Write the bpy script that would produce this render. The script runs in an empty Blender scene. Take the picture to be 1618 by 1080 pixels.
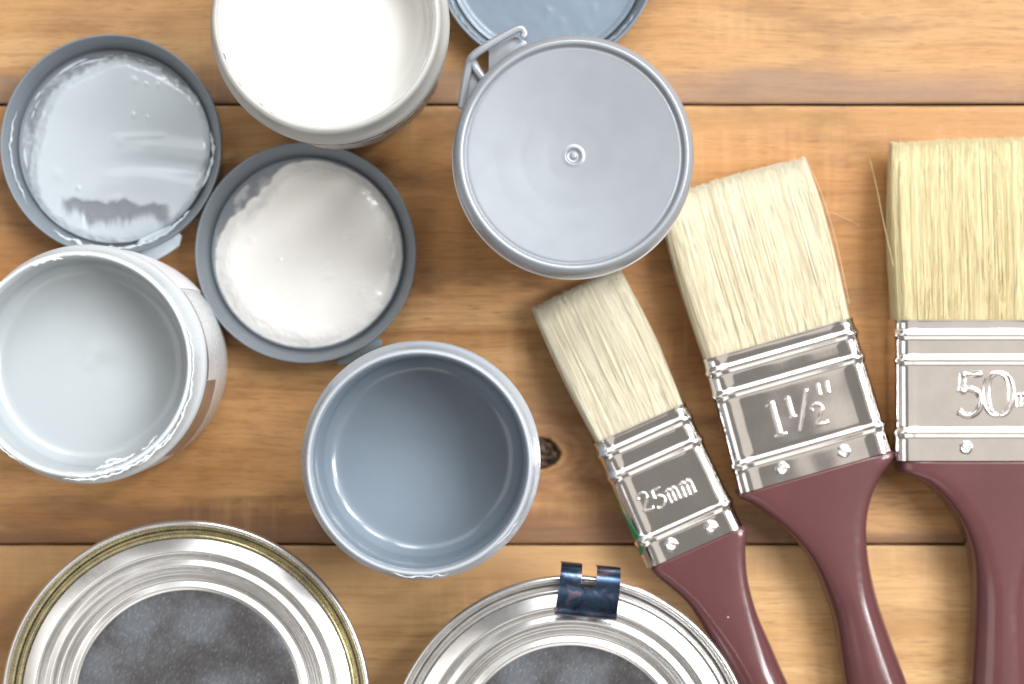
import bpy, bmesh, math, random
from mathutils import Vector, noise as mnoise
from math import sin, cos, pi, radians, sqrt, atan2, hypot, exp, degrees

random.seed(7)
SC = bpy.context.scene
C = SC.collection
MM = 0.001

# ------------------------------------------------------------------ camera
CAM_H = 600.0
PXMM = 6.22                                   # photo pixels per mm on the table top
cam_d = bpy.data.cameras.new('camera')
cam = bpy.data.objects.new('camera', cam_d)
C.objects.link(cam)
cam.location = (0, 0, CAM_H * MM)
cam_d.sensor_width = 36
cam_d.lens = 36 * CAM_H / (1618 / PXMM)
cam_d.clip_start = 0.01
cam_d.clip_end = 20
cam_d.dof.use_dof = True
cam_d.dof.focus_distance = (CAM_H - 44) * MM
cam_d.dof.aperture_fstop = 9.5
SC.camera = cam

# ------------------------------------------------------------------ world (plain dim room) and window lamps
W = bpy.data.worlds.new('World')
SC.world = W
W.use_nodes = True
bg = W.node_tree.nodes['Background']
bg.inputs[0].default_value = (1.0, 0.945, 0.88, 1)
bg.inputs[1].default_value = 0.22


def lamp(name, loc, sx, sy, power, col):
    d = bpy.data.lights.new(name, 'AREA')
    d.shape = 'RECTANGLE'
    d.size = sx
    d.size_y = sy
    d.energy = power
    d.color = col
    o = bpy.data.objects.new(name, d)
    o.location = loc
    o.rotation_euler = (Vector((0, 0, 0)) - Vector(loc)).to_track_quat('-Z', 'Y').to_euler()
    C.objects.link(o)


DAY = (0.965, 0.985, 1.0)
WARM = (1.0, 0.93, 0.85)
# window panes to the right and the top of the picture
lamp('window_light', (0.80, 0.02, 1.05), 0.15, 0.50, 6.0, DAY)
lamp('window_light', (0.74, 0.50, 1.05), 0.15, 0.50, 6.0, DAY)
lamp('window_light', (1.10, 0.30, 0.98), 0.22, 0.60, 4.5, DAY)
lamp('window_light', (0.60, 0.92, 1.05), 0.28, 0.45, 6.0, DAY)
lamp('window_light', (0.12, 1.05, 1.05), 0.30, 0.45, 5.0, DAY)
# broad soft light round the table: bright room sides, dim ceiling straight above
lamp('soft_light', (0.66, 0.72, 1.38), 0.9, 0.9, 6.0, DAY)
lamp('soft_light', (-0.30, 0.98, 1.28), 1.0, 0.8, 4.2, DAY)
lamp('soft_light', (-0.90, -0.05, 1.32), 0.9, 0.9, 3.2, (1.0, 0.98, 0.95))
lamp('soft_light', (0.10, -1.10, 1.25), 1.0, 0.6, 1.8, (1.0, 0.97, 0.93))
lamp('ceiling_glow', (1.15, -0.10, 1.85), 1.5, 1.8, 3.6, WARM)

SC.view_settings.view_transform = 'Standard'
SC.view_settings.look = 'None'
SC.view_settings.exposure = 0.40
SC.view_settings.gamma = 1.0


# ------------------------------------------------------------------ helpers
def at(px, py, z=0.0):
    """photo pixel -> world mm on the horizontal plane at height z"""
    k = (1 - z / CAM_H) / PXMM
    return ((px - 809) * k, (540 - py) * k)


def mesh_obj(name, verts, faces, mat, parent=None, smooth=True, sharp=35, kind=None):
    me = bpy.data.meshes.new(name)
    me.from_pydata([(x * MM, y * MM, z * MM) for x, y, z in verts], [], faces)
    me.validate()
    bm = bmesh.new()
    bm.from_mesh(me)
    bmesh.ops.recalc_face_normals(bm, faces=bm.faces)
    bm.to_mesh(me)
    bm.free()
    if smooth:
        me.polygons.foreach_set('use_smooth', [True] * len(me.polygons))
        if sharp:
            me.set_sharp_from_angle(angle=radians(sharp))
    if mat:
        me.materials.append(mat)
    o = bpy.data.objects.new(name, me)
    C.objects.link(o)
    if parent:
        o.parent = parent
    if kind:
        o['kind'] = kind
    return o


def thing(name, label, cat, loc, rotz=0.0, group=None):
    o = bpy.data.objects.new(name, None)
    o.empty_display_size = 0.01
    C.objects.link(o)
    o.location = (loc[0] * MM, loc[1] * MM, (loc[2] if len(loc) > 2 else 0) * MM)
    o.rotation_euler = (0, 0, rotz)
    o['label'] = label
    o['category'] = cat
    if group:
        o['group'] = group
    return o


def rounded(prof, r=0.4, n=3):
    """polyline with its interior corners rounded"""
    out = [prof[0]]
    for i in range(1, len(prof) - 1):
        a, b, c = Vector(prof[i - 1]), Vector(prof[i]), Vector(prof[i + 1])
        la, lc = (a - b).length, (c - b).length
        k = min(r, la * 0.45, lc * 0.45)
        p0 = b + (a - b).normalized() * k
        p2 = b + (c - b).normalized() * k
        for j in range(n + 1):
            t = j / n
            p = p0 * (1 - t) ** 2 + b * 2 * t * (1 - t) + p2 * t * t
            out.append((p.x, p.y))
    out.append(prof[-1])
    return out


def lathe(name, prof, mat, parent=None, seg=128, a0=0.0, a1=2 * pi, wob=None, **kw):
    full = abs(a1 - a0 - 2 * pi) < 1e-6
    n = seg if full else seg + 1
    verts, faces, rings = [], [], []
    for r, z in prof:
        if r < 1e-6 and full:
            rings.append([len(verts)])
            verts.append((0, 0, z))
            continue
        ring = []
        for i in range(n):
            a = a0 + (a1 - a0) * i / seg
            dr, dz = wob(r, z, a) if wob else (0, 0)
            ring.append(len(verts))
            verts.append(((r + dr) * cos(a), (r + dr) * sin(a), z + dz))
        rings.append(ring)
    for A, B in zip(rings, rings[1:]):
        m = seg
        for i in range(m):
            j = (i + 1) % n if full else i + 1
            if len(A) == 1 and len(B) == 1:
                continue
            if len(A) == 1:
                faces.append((A[0], B[j], B[i]))
            elif len(B) == 1:
                faces.append((A[i], A[j], B[0]))
            else:
                faces.append((A[i], A[j], B[j], B[i]))
    return mesh_obj(name, verts, faces, mat, parent, **kw)


def catmull(pts, n=6):
    out = []
    m = len(pts)
    for i in range(m - 1):
        p0 = Vector(pts[max(i - 1, 0)])
        p1 = Vector(pts[i])
        p2 = Vector(pts[i + 1])
        p3 = Vector(pts[min(i + 2, m - 1)])
        for j in range(n):
            t = j / n
            out.append(0.5 * ((2 * p1) + (-p0 + p2) * t + (2 * p0 - 5 * p1 + 4 * p2 - p3) * t * t
                              + (-p0 + 3 * p1 - 3 * p2 + p3) * t ** 3))
    out.append(Vector(pts[-1]))
    return out


def add_tube(V, F, path, rad, seg=8, flat=1.0, cap=True):
    """path of 3-vectors (roughly horizontal); rad float or function of t; flat scales height"""
    base = len(V)
    n = len(path)
    for i, p in enumerate(path):
        a = path[max(i - 1, 0)]
        b = path[min(i + 1, n - 1)]
        d = (Vector(b) - Vector(a))
        d = d.normalized() if d.length > 1e-9 else Vector((0, 1, 0))
        up = Vector((0, 0, 1)) if abs(d.z) < 0.9 else Vector((1, 0, 0))
        s = d.cross(up).normalized()
        u = s.cross(d).normalized()
        r = rad(i / max(n - 1, 1)) if callable(rad) else rad
        for k in range(seg):
            t = 2 * pi * k / seg
            q = Vector(p) + s * (cos(t) * r) + u * (sin(t) * r * flat)
            V.append(tuple(q))
    for i in range(n - 1):
        for k in range(seg):
            k2 = (k + 1) % seg
            F.append((base + i * seg + k, base + i * seg + k2, base + (i + 1) * seg + k2, base + (i + 1) * seg + k))
    if cap:
        F.append(tuple(base + k for k in reversed(range(seg))))
        F.append(tuple(base + (n - 1) * seg + k for k in range(seg)))


def interp(tab, x):
    if x <= tab[0][0]:
        return tab[0][1]
    for (a, va), (b, vb) in zip(tab, tab[1:]):
        if x <= b:
            t = (x - a) / (b - a)
            return va + (vb - va) * t
    return tab[-1][1]


def sstep(a, b, x):
    t = min(1, max(0, (x - a) / (b - a)))
    return t * t * (3 - 2 * t)


def nz(x, y, z=0.0):
    return mnoise.noise(Vector((x, y, z)))


def fbm(x, y, z=0.0, o=4):
    return mnoise.fractal(Vector((x, y, z)), 1.0, 2.0, o)


# ------------------------------------------------------------------ materials
class NT:
    def __init__(self, name):
        self.m = bpy.data.materials.new(name)
        self.m.use_nodes = True
        self.t = self.m.node_tree
        self.b = self.t.nodes['Principled BSDF']
        self.out = self.t.nodes['Material Output']

    def n(self, kind, **kw):
        x = self.t.nodes.new(kind)
        for k, v in kw.items():
            setattr(x, k, v)
        return x

    def l(self, a, b):
        self.t.links.new(a, b)

    def val(self, sock, v):
        if hasattr(v, 'is_linked') or isinstance(v, bpy.types.NodeSocket):
            self.l(v, sock)
        else:
            sock.default_value = v

    def math(self, op, a, b=0.0, c=0.0):
        x = self.n('ShaderNodeMath', operation=op)
        self.val(x.inputs[0], a)
        self.val(x.inputs[1], b)
        self.val(x.inputs[2], c)
        return x.outputs[0]

    def mapr(self, v, a, b, c=0.0, d=1.0, smooth=True):
        x = self.n('ShaderNodeMapRange')
        x.interpolation_type = 'SMOOTHSTEP' if smooth else 'LINEAR'
        self.val(x.inputs[0], v)
        for i, q in enumerate((a, b, c, d)):
            self.val(x.inputs[i + 1], q)
        return x.outputs[0]

    def mix(self, f, a, b, blend='MIX'):
        x = self.n('ShaderNodeMix', data_type='RGBA', blend_type=blend)
        self.val(x.inputs[0], f)
        for s, v in ((x.inputs[6], a), (x.inputs[7], b)):
            if isinstance(v, tuple):
                s.default_value = (*v[:3], 1)
            else:
                self.l(v, s)
        return x.outputs[2]

    def coord_mm(self):
        tc = self.n('ShaderNodeTexCoord')
        mp = self.n('ShaderNodeVectorMath', operation='SCALE')
        self.l(tc.outputs['Object'], mp.inputs[0])
        mp.inputs['Scale'].default_value = 1000
        return mp.outputs[0]

    def scaled(self, vec, s, off=(0, 0, 0)):
        x = self.n('ShaderNodeVectorMath', operation='MULTIPLY_ADD')
        self.l(vec, x.inputs[0])
        x.inputs[1].default_value = s
        x.inputs[2].default_value = off
        return x.outputs[0]

    def noise(self, vec, scale=1.0, detail=3.0, rough=0.55, dist=0.0):
        x = self.n('ShaderNodeTexNoise')
        self.l(vec, x.inputs['Vector'])
        x.inputs['Scale'].default_value = scale
        x.inputs['Detail'].default_value = detail
        x.inputs['Roughness'].default_value = rough
        x.inputs['Distortion'].default_value = dist
        return x.outputs['Fac']

    def bump(self, h, strength=0.2, dist=0.1):
        x = self.n('ShaderNodeBump')
        x.inputs['Strength'].default_value = strength
        x.inputs['Distance'].default_value = dist * MM
        self.l(h, x.inputs['Height'])
        self.l(x.outputs[0], self.b.inputs['Normal'])
        return x


def simple(name, col, rough=0.4, metal=0.0, var=0.06, vscale=0.15, bump=0.0, bscale=2.0, spec=0.5, rvar=0.1,
           coat=0.0, sss=0.0):
    rvar = min(rvar, 0.03)
    var *= 0.6
    N = NT(name)
    v = N.coord_mm()
    f = N.noise(v, vscale, 4)
    lo = tuple(max(0, c * (1 - var)) for c in col)
    hi = tuple(min(1, c * (1 + var)) for c in col)
    N.l(N.mix(N.mapr(f, 0.3, 0.7), lo, hi), N.b.inputs['Base Color'])
    g = N.noise(v, vscale * 6, 5)
    N.l(N.mapr(g, 0.3, 0.7, max(0.02, rough - rvar), rough + rvar), N.b.inputs['Roughness'])
    N.b.inputs['Metallic'].default_value = metal
    N.b.inputs['Specular IOR Level'].default_value = spec
    if coat:
        N.b.inputs['Coat Weight'].default_value = coat
        N.b.inputs['Coat Roughness'].default_value = 0.08
    if sss:
        N.b.inputs['Subsurface Weight'].default_value = sss
        N.b.inputs['Subsurface Radius'].default_value = (0.002, 0.002, 0.0018)
        N.b.inputs['Subsurface Scale'].default_value = 1.0
    if bump:
        N.bump(N.noise(v, bscale, 4), bump, 0.1)
    return N.m


def wood(name, seed, light, mid, dark, top_edge, bot_edge, y0, y1, knot=None, stain=0.5, grey_bot=0.0):
    """plank running along x; y0..y1 is its local width in mm"""
    N = NT(name)
    v = N.coord_mm()
    off = (seed * 37.1, seed * 11.7, seed * 5.3)
    sp = N.n('ShaderNodeSeparateXYZ')
    N.l(v, sp.inputs[0])
    x, y, z = sp.outputs
    yy = y
    dk = None
    if knot:
        kx, ky, ka = knot
        dx = N.math('SUBTRACT', x, kx)
        dy = N.math('SUBTRACT', y, ky)
        d2 = N.math('ADD', N.math('MULTIPLY', N.math('MULTIPLY', dx, dx), 0.55), N.math('MULTIPLY', dy, dy))
        dk = N.math('SQRT', d2)
        f = N.math('DIVIDE', ka * ka, N.math('MAXIMUM', d2, ka * ka * 1.02))
        yy = N.math('ADD', ky, N.math('MULTIPLY', dy, N.math('SUBTRACT', 1.0, f)))
    warp = N.noise(N.scaled(v, (0.006, 0.02, 0.02), off), 1.0, 3)
    yw = N.math('ADD', yy, N.math('MULTIPLY', N.math('SUBTRACT', warp, 0.5), 13.0))
    cb = N.n('ShaderNodeCombineXYZ')
    N.l(x, cb.inputs[0])
    N.l(yw, cb.inputs[1])
    N.l(z, cb.inputs[2])
    q = cb.outputs[0]
    rings = N.noise(N.scaled(q, (0.0030, 0.22, 0.05), off), 1.0, 4, 0.6)
    streak = N.noise(N.scaled(q, (0.010, 0.75, 0.3), off), 1.0, 5, 0.65)
    fibre = N.noise(N.scaled(q, (0.075, 3.6, 1.0), off), 1.0, 3, 0.6)
    big = N.noise(N.scaled(v, (0.010, 0.026, 0.01), off), 1.0, 3, 0.5)
    blot0 = N.noise(N.scaled(v, (0.012, 0.05, 0.01), (off[2], 9, 4)), 1.0, 3, 0.5)
    saw = N.math('MULTIPLY', N.noise(N.scaled(v, (0.42, 0.030, 0.05), off), 1.0, 3), N.mapr(blot0, 0.40, 0.62, 0.55, 1.15))
    blot = N.noise(N.scaled(v, (0.020, 0.060, 0.01), (off[1], off[0], 3)), 1.0, 5, 0.6)
    col = N.mix(N.mapr(big, 0.32, 0.68), mid, light)
    col = N.mix(N.mapr(rings, 0.40, 0.70, 0.0, 0.75), col, mid)
    col = N.mix(N.mapr(streak, 0.50, 0.76, 0.0, 0.50), col, dark)
    col = N.mix(N.mapr(fibre, 0.50, 0.76, 0.0, 0.60), col, dark)
    col = N.mix(N.mapr(fibre, 0.20, 0.46, 0.30, 0.0), col, light)
    pore = N.noise(N.scaled(q, (0.16, 5.0, 1.0), (3, off[0], off[1])), 1.0, 2, 0.5)
    col = N.mix(N.mapr(pore, 0.58, 0.68, 0.0, 0.70), col, dark)
    col = N.mix(N.mapr(blot, 0.50, 0.70, 0.0, stain), col, dark)
    tone = N.noise(N.scaled(v, (0.0065, 0.013, 0.01), (off[1], 2.0, off[0])), 1.0, 2, 0.5)
    col = N.mix(N.mapr(tone, 0.46, 0.70, 0.0, 0.70), col, dark)
    # weathered bands along the plank's two long edges
    wn = N.math('MULTIPLY', N.math('SUBTRACT', N.noise(N.scaled(v, (0.015, 0.09, 0.1), off), 1.0, 4), 0.5), 26.0)
    yb = N.math('ADD', y, wn)
    if bot_edge:
        fb = N.mapr(yb, y0 + bot_edge[1], y0 + bot_edge[1] * 0.25, 0.0, bot_edge[0])
        col = N.mix(fb, col, bot_edge[2])
    if top_edge:
        ft = N.mapr(yb, y1 - top_edge[1], y1 - top_edge[1] * 0.25, 0.0, top_edge[0])
        col = N.mix(ft, col, top_edge[2])
    # faint cross-cut saw marks
    col = N.mix(N.mapr(saw, 0.50, 0.74, 0.0, 0.13), col, tuple(min(1, c * 1.1 + 0.02) for c in light))
    # pale scuffs
    sc = N.noise(N.scaled(v, (0.09, 0.5, 0.1), (7, off[0], 1)), 1.0, 5, 0.7)
    col = N.mix(N.mapr(sc, 0.66, 0.80, 0.0, 0.35), col, (0.62, 0.52, 0.44))
    if knot:
        rg = N.math('SINE', N.math('MULTIPLY', N.math('ADD', dk, N.math('MULTIPLY', blot, 7.0)), 2.2))
        halo = N.mapr(dk, ka * 4.8, ka * 1.2, 0.0, 0.6)
        halo = N.math('MULTIPLY', halo, N.mapr(rg, -1.0, 1.0, 0.35, 1.0))
        col = N.mix(halo, col, (0.23, 0.105, 0.050))
        kn = N.noise(N.scaled(v, (0.7, 0.7, 0.7), off), 1.0, 5, 0.7)
        core = N.mix(N.mapr(kn, 0.40, 0.66), (0.020, 0.012, 0.009), (0.20, 0.12, 0.075))
        col = N.mix(N.mapr(dk, ka * 1.02, ka * 0.88), col, core)
    N.l(col, N.b.inputs['Base Color'])
    N.l(N.mapr(streak, 0.3, 0.8, 0.42, 0.62), N.b.inputs['Roughness'])
    N.b.inputs['Specular IOR Level'].default_value = 0.35
    h = N.math('ADD', N.math('MULTIPLY', fibre, 0.6), N.math('MULTIPLY', streak, 0.7))
    N.bump(h, 0.55, 0.18)
    return N.m


M = {}
M['lid_grey'] = simple('grey_plastic', (0.165, 0.188, 0.212), 0.34, 0.0, 0.05, 0.06, 0.06, 3.0)
M['lid_silver'] = simple('silver_grey_plastic', (0.30, 0.32, 0.347), 0.33, 0.35, 0.01, 0.03, 0.03, 8.0, rvar=0.02)
M['tab_pale'] = simple('paint_smeared_plastic', (0.52, 0.58, 0.63), 0.35, 0.0, 0.12, 0.3, 0.2, 1.0)
M['pot_blue'] = simple('blue_grey_plastic', (0.35, 0.38, 0.42), 0.30, 0.0, 0.05, 0.08, 0.04, 2.0)
M['pot_pale'] = simple('pale_grey_plastic', (0.50, 0.53, 0.55), 0.30, 0.0, 0.04, 0.08, 0.04, 2.0)
M['pot_side'] = simple('white_plastic', (0.58, 0.59, 0.60), 0.28, 0.0, 0.03, 0.04)
M['paint_blue'] = simple('blue_grey_paint', (0.180, 0.218, 0.258), 0.16, 0.0, 0.03, 0.05, 0.0, rvar=0.04)
M['paint_blue_pale'] = simple('blue_paint_film', (0.160, 0.200, 0.245), 0.22, 0.0, 0.05, 0.1, 0.03, 0.6, rvar=0.05)
M['paint_grey'] = simple('pale_grey_paint', (0.36, 0.388, 0.402), 0.20, 0.0, 0.02, 0.06, rvar=0.05)
M['paint_smear'] = simple('drying_pale_paint', (0.58, 0.61, 0.62), 0.28, 0.0, 0.05, 0.3, 0.3, 0.8)
M['paint_white'] = simple('white_paint', (0.66, 0.652, 0.62), 0.18, 0.0, 0.01, 0.05, rvar=0.04)
M['paint_cream'] = simple('off_white_paint', (0.77, 0.75, 0.71), 0.18, 0.0, 0.02, 0.06, rvar=0.05)
M['foil'] = simple('bronze_foil_print', (0.34, 0.27, 0.235), 0.30, 0.6, 0.25, 0.12)
M['film'] = simple('frosted_label_film', (0.74, 0.72, 0.73), 0.45, 0.0, 0.08, 0.5, 0.5, 1.2)
M['handle'] = simple('maroon_plastic', (0.098, 0.036, 0.038), 0.15, 0.0, 0.08, 0.08, 0.03, 1.2, rvar=0.05)
def add_specks(m, amount, col, scale):
    nt = m.node_tree
    b = nt.nodes['Principled BSDF']
    tc = nt.nodes.new('ShaderNodeTexCoord')
    vo = nt.nodes.new('ShaderNodeTexVoronoi')
    vo.inputs['Scale'].default_value = scale * 1000
    nt.links.new(tc.outputs['Object'], vo.inputs['Vector'])
    sp = nt.nodes.new('ShaderNodeSeparateColor')
    nt.links.new(vo.outputs['Color'], sp.inputs[0])
    on = nt.nodes.new('ShaderNodeMath')
    on.operation = 'LESS_THAN'
    on.inputs[1].default_value = amount
    nt.links.new(sp.outputs[0], on.inputs[0])
    sz = nt.nodes.new('ShaderNodeMath')
    sz.operation = 'MULTIPLY'
    sz.inputs[1].default_value = 0.085
    nt.links.new(sp.outputs[1], sz.inputs[0])
    near = nt.nodes.new('ShaderNodeMath')
    near.operation = 'LESS_THAN'
    nt.links.new(vo.outputs['Distance'], near.inputs[0])
    nt.links.new(sz.outputs[0], near.inputs[1])
    f = nt.nodes.new('ShaderNodeMath')
    f.operation = 'MULTIPLY'
    nt.links.new(on.outputs[0], f.inputs[0])
    nt.links.new(near.outputs[0], f.inputs[1])
    mx = nt.nodes.new('ShaderNodeMix')
    mx.data_type = 'RGBA'
    old = b.inputs['Base Color'].links[0].from_socket
    nt.links.new(f.outputs[0], mx.inputs[0])
    nt.links.new(old, mx.inputs[6])
    mx.inputs[7].default_value = (*col, 1)
    nt.links.new(mx.outputs[2], b.inputs['Base Color'])


add_specks(M['handle'], 0.22, (0.55, 0.45, 0.43), 0.28)
add_specks(M['lid_silver'], 0.12, (0.75, 0.76, 0.78), 0.25)
M['gold'] = simple('gold_lacquered_tin', (0.56, 0.50, 0.30), 0.26, 1.0, 0.25, 0.4, 0.15, 1.2)
def thin_paint(name, col, under):
    """paint film; the 'cover' attribute says how fully it hides the plastic"""
    N = NT(name)
    at_ = N.n('ShaderNodeAttribute')
    at_.attribute_name = 'cover'
    v = N.coord_mm()
    f = N.noise(v, 0.07, 3)
    c = N.mix(N.mapr(f, 0.3, 0.7), tuple(q * 0.97 for q in col), col)
    N.l(N.mix(at_.outputs['Fac'], under, c), N.b.inputs['Base Color'])
    N.b.inputs['Roughness'].default_value = 0.2
    return N.m


M['thin_grey'] = thin_paint('thin_grey_paint', (0.43, 0.475, 0.510), (0.165, 0.180, 0.200))
M['thin_cream'] = thin_paint('thin_cream_paint', (0.82, 0.80, 0.765), (0.20, 0.22, 0.245))
M['green'] = simple('green_reflection', (0.015, 0.16, 0.07), 0.35, 0.0, 0.15, 0.4)  # colour of the green reflection painted onto the narrow brush's ferrule
M['dark_board'] = simple('dark_board', (0.03, 0.022, 0.018), 0.8)


def metal_mat(name, col, rough, scratch=0.0, aniso=0.0, blot=0.0, dark=(0.2, 0.2, 0.22)):
    N = NT(name)
    v = N.coord_mm()
    a = N.noise(v, 0.10, 4)
    fine = N.noise(v, 0.5, 4, 0.6)
    b = N.noise(N.scaled(v, (1.5, 0.5, 1.0)), 1.0, 6, 0.75)
    c = N.mix(N.mapr(a, 0.35, 0.65), tuple(x * 0.93 for x in col), col)
    if blot:
        c = N.mix(N.mapr(b, 0.46, 0.66, 0.0, blot), c, dark)
    N.l(c, N.b.inputs['Base Color'])
    N.b.inputs['Metallic'].default_value = 1.0
    N.l(N.mapr(fine, 0.3, 0.75, rough * 0.92, rough * 1.1), N.b.inputs['Roughness'])
    if scratch:
        N.bump(N.math('ADD', fine, b), scratch, 0.08)
    return N.m


M['tin'] = metal_mat('bright_tinplate', (0.83, 0.82, 0.81), 0.25, 0.006)

def scuffed_with_reflection():
    N = NT('scuffed_tinplate_dark_reflection')
    v = N.coord_mm()
    rot = N.n('ShaderNodeVectorRotate', rotation_type='Z_AXIS')
    N.l(v, rot.inputs['Vector'])
    rot.inputs['Angle'].default_value = 0.9
    fl = N.noise(N.scaled(rot.outputs[0], (1.5, 0.6, 1.0)), 1.0, 5, 0.7)
    fl2 = N.noise(N.scaled(rot.outputs[0], (2.6, 0.8, 1.0), (5, 3, 1)), 1.0, 3, 0.6)
    big = N.noise(v, 0.07, 3)
    base = N.mix(N.mapr(big, 0.36, 0.62), (0.235, 0.230, 0.245), (0.265, 0.292, 0.335))  # dark bluish reflection from overhead painted into the base; flecks are scuffs
    c = N.mix(N.mapr(fl, 0.42, 0.78, 0.0, 0.38), base, (0.62, 0.63, 0.66))
    c = N.mix(N.mapr(fl2, 0.56, 0.72, 0.0, 0.55), c, (0.80, 0.80, 0.82))
    N.l(c, N.b.inputs['Base Color'])
    N.b.inputs['Metallic'].default_value = 1.0
    N.l(N.mapr(big, 0.3, 0.7, 0.22, 0.34), N.b.inputs['Roughness'])
    N.bump(fl2, 0.05, 0.10)
    return N.m


M['tin_centre'] = scuffed_with_reflection()
M['ferrule'] = metal_mat('nickel_plate', (0.80, 0.765, 0.74), 0.085, 0.03)
M['rivet'] = metal_mat('rivet_steel', (0.82, 0.80, 0.78), 0.14, 0.1)


def blued():
    N = NT('blued_steel')
    v = N.coord_mm()
    a = N.noise(v, 0.22, 4, 0.6, 0.6)
    r = N.n('ShaderNodeValToRGB')
    N.l(a, r.inputs[0])
    cr = r.color_ramp
    cr.elements[0].position = 0.34
    cr.elements[0].color = (0.025, 0.020, 0.035, 1)
    cr.elements[1].position = 0.70
    cr.elements[1].color = (0.20, 0.13, 0.15, 1)
    for p, c in ((0.44, (0.045, 0.065, 0.12)), (0.54, (0.055, 0.10, 0.165)), (0.61, (0.19, 0.15, 0.20))):
        e = cr.elements.new(p)
        e.color = (*c, 1)
    N.l(r.outputs[0], N.b.inputs['Base Color'])
    N.b.inputs['Metallic'].default_value = 0.9
    N.b.inputs['Roughness'].default_value = 0.24
    return N.m


M['blued'] = blued()


def clear_plastic(name, col, clear, rough=0.3):
    N = NT(name)
    v = N.coord_mm()
    f = N.noise(v, 0.12, 4)
    c = N.mix(f, tuple(x * 0.93 for x in col), col)
    N.l(c, N.b.inputs['Base Color'])
    N.b.inputs['Roughness'].default_value = rough
    tr = N.n('ShaderNodeBsdfTransparent')
    tr.inputs[0].default_value = (0.97, 0.95, 0.92, 1)
    tl = N.n('ShaderNodeBsdfTranslucent')
    N.l(c, tl.inputs[0])
    m1 = N.n('ShaderNodeMixShader')
    m1.inputs[0].default_value = 0.5
    N.l(N.b.outputs[0], m1.inputs[1])
    N.l(tl.outputs[0], m1.inputs[2])
    m2 = N.n('ShaderNodeMixShader')
    m2.inputs[0].default_value = clear
    N.l(m1.outputs[0], m2.inputs[1])
    N.l(tr.outputs[0], m2.inputs[2])
    N.l(m2.outputs[0], N.out.inputs[0])
    return N.m


M['clear_side'] = clear_plastic('cloudy_clear_plastic', (0.72, 0.70, 0.67), 0.55, 0.2)
M['milky'] = clear_plastic('milky_plastic', (0.74, 0.74, 0.72), 0.12, 0.25)


def print_mat():
    """dark blurred small print on a clear sleeve"""
    N = NT('dark_sleeve_print')
    v = N.coord_mm()
    a = N.noise(N.scaled(v, (0.35, 0.35, 1.1)), 1.0, 5, 0.7)
    c = N.mix(N.mapr(a, 0.44, 0.58), (0.10, 0.08, 0.075), (0.50, 0.45, 0.42))
    N.l(c, N.b.inputs['Base Color'])
    N.b.inputs['Roughness'].default_value = 0.3
    return N.m


M['print'] = print_mat()


def bristle_mat(name, lo, hi):
    N = NT(name)
    at_ = N.n('ShaderNodeAttribute')
    at_.attribute_name = 'tint'
    N.l(N.mix(at_.outputs['Fac'], lo, hi), N.b.inputs['Base Color'])
    N.b.inputs['Roughness'].default_value = 0.42
    N.b.inputs['Specular IOR Level'].default_value = 0.4
    tl = N.n('ShaderNodeBsdfTranslucent')
    N.l(N.mix(at_.outputs['Fac'], lo, hi), tl.inputs[0])
    m = N.n('ShaderNodeMixShader')
    m.inputs[0].default_value = 0.38
    N.l(N.b.outputs[0], m.inputs[1])
    N.l(tl.outputs[0], m.inputs[2])
    N.l(m.outputs[0], N.out.inputs[0])
    return N.m


M['bristle_pale'] = bristle_mat('cream_bristle', (0.90, 0.78, 0.52), (0.97, 0.93, 0.79))
M['bristle_straw'] = bristle_mat('straw_bristle', (0.78, 0.645, 0.335), (0.94, 0.87, 0.61))

# ------------------------------------------------------------------ the table: planks
S1, S2 = at(0, 165)[1], at(0, 860)[1]
KN = at(851, 716)
PL = S1 - S2
table = thing('wooden_table', 'tan wooden table top of wide horizontal planks under the pots and brushes', 'table', (0, 0, 0))
LIGHT = (0.56, 0.335, 0.145)
MID = (0.43, 0.215, 0.072)
DARK = (0.20, 0.088, 0.030)
GREYB = (0.19, 0.120, 0.088)
WM = [
    wood('plank_wood_a', 1.0, LIGHT, MID, DARK, None, None, -PL / 2, PL / 2, stain=0.4),
    wood('plank_wood_b', 2.3, (0.475, 0.285, 0.130), (0.375, 0.190, 0.068), (0.165, 0.078, 0.030), None,
         (0.65, 9, GREYB), -PL / 2, PL / 2, stain=0.55),
    wood('plank_wood_c', 4.1, (0.545, 0.315, 0.135), (0.395, 0.183, 0.055), (0.155, 0.066, 0.022),
         (0.35, 16, (0.34, 0.20, 0.085)), (0.80, 12, (0.15, 0.075, 0.042)), -PL / 2, PL / 2,
         knot=(KN[0], KN[1] - (S1 + S2) / 2, 4.3), stain=0.85),
    wood('plank_wood_d', 6.7, (0.57, 0.355, 0.165), (0.465, 0.255, 0.098), (0.23, 0.112, 0.042),
         (0.5, 15, (0.42, 0.255, 0.12)), None, -PL / 2, PL / 2, stain=0.45),
    wood('plank_wood_e', 8.2, LIGHT, MID, DARK, None, None, -PL / 2, PL / 2, stain=0.4),
]


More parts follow.
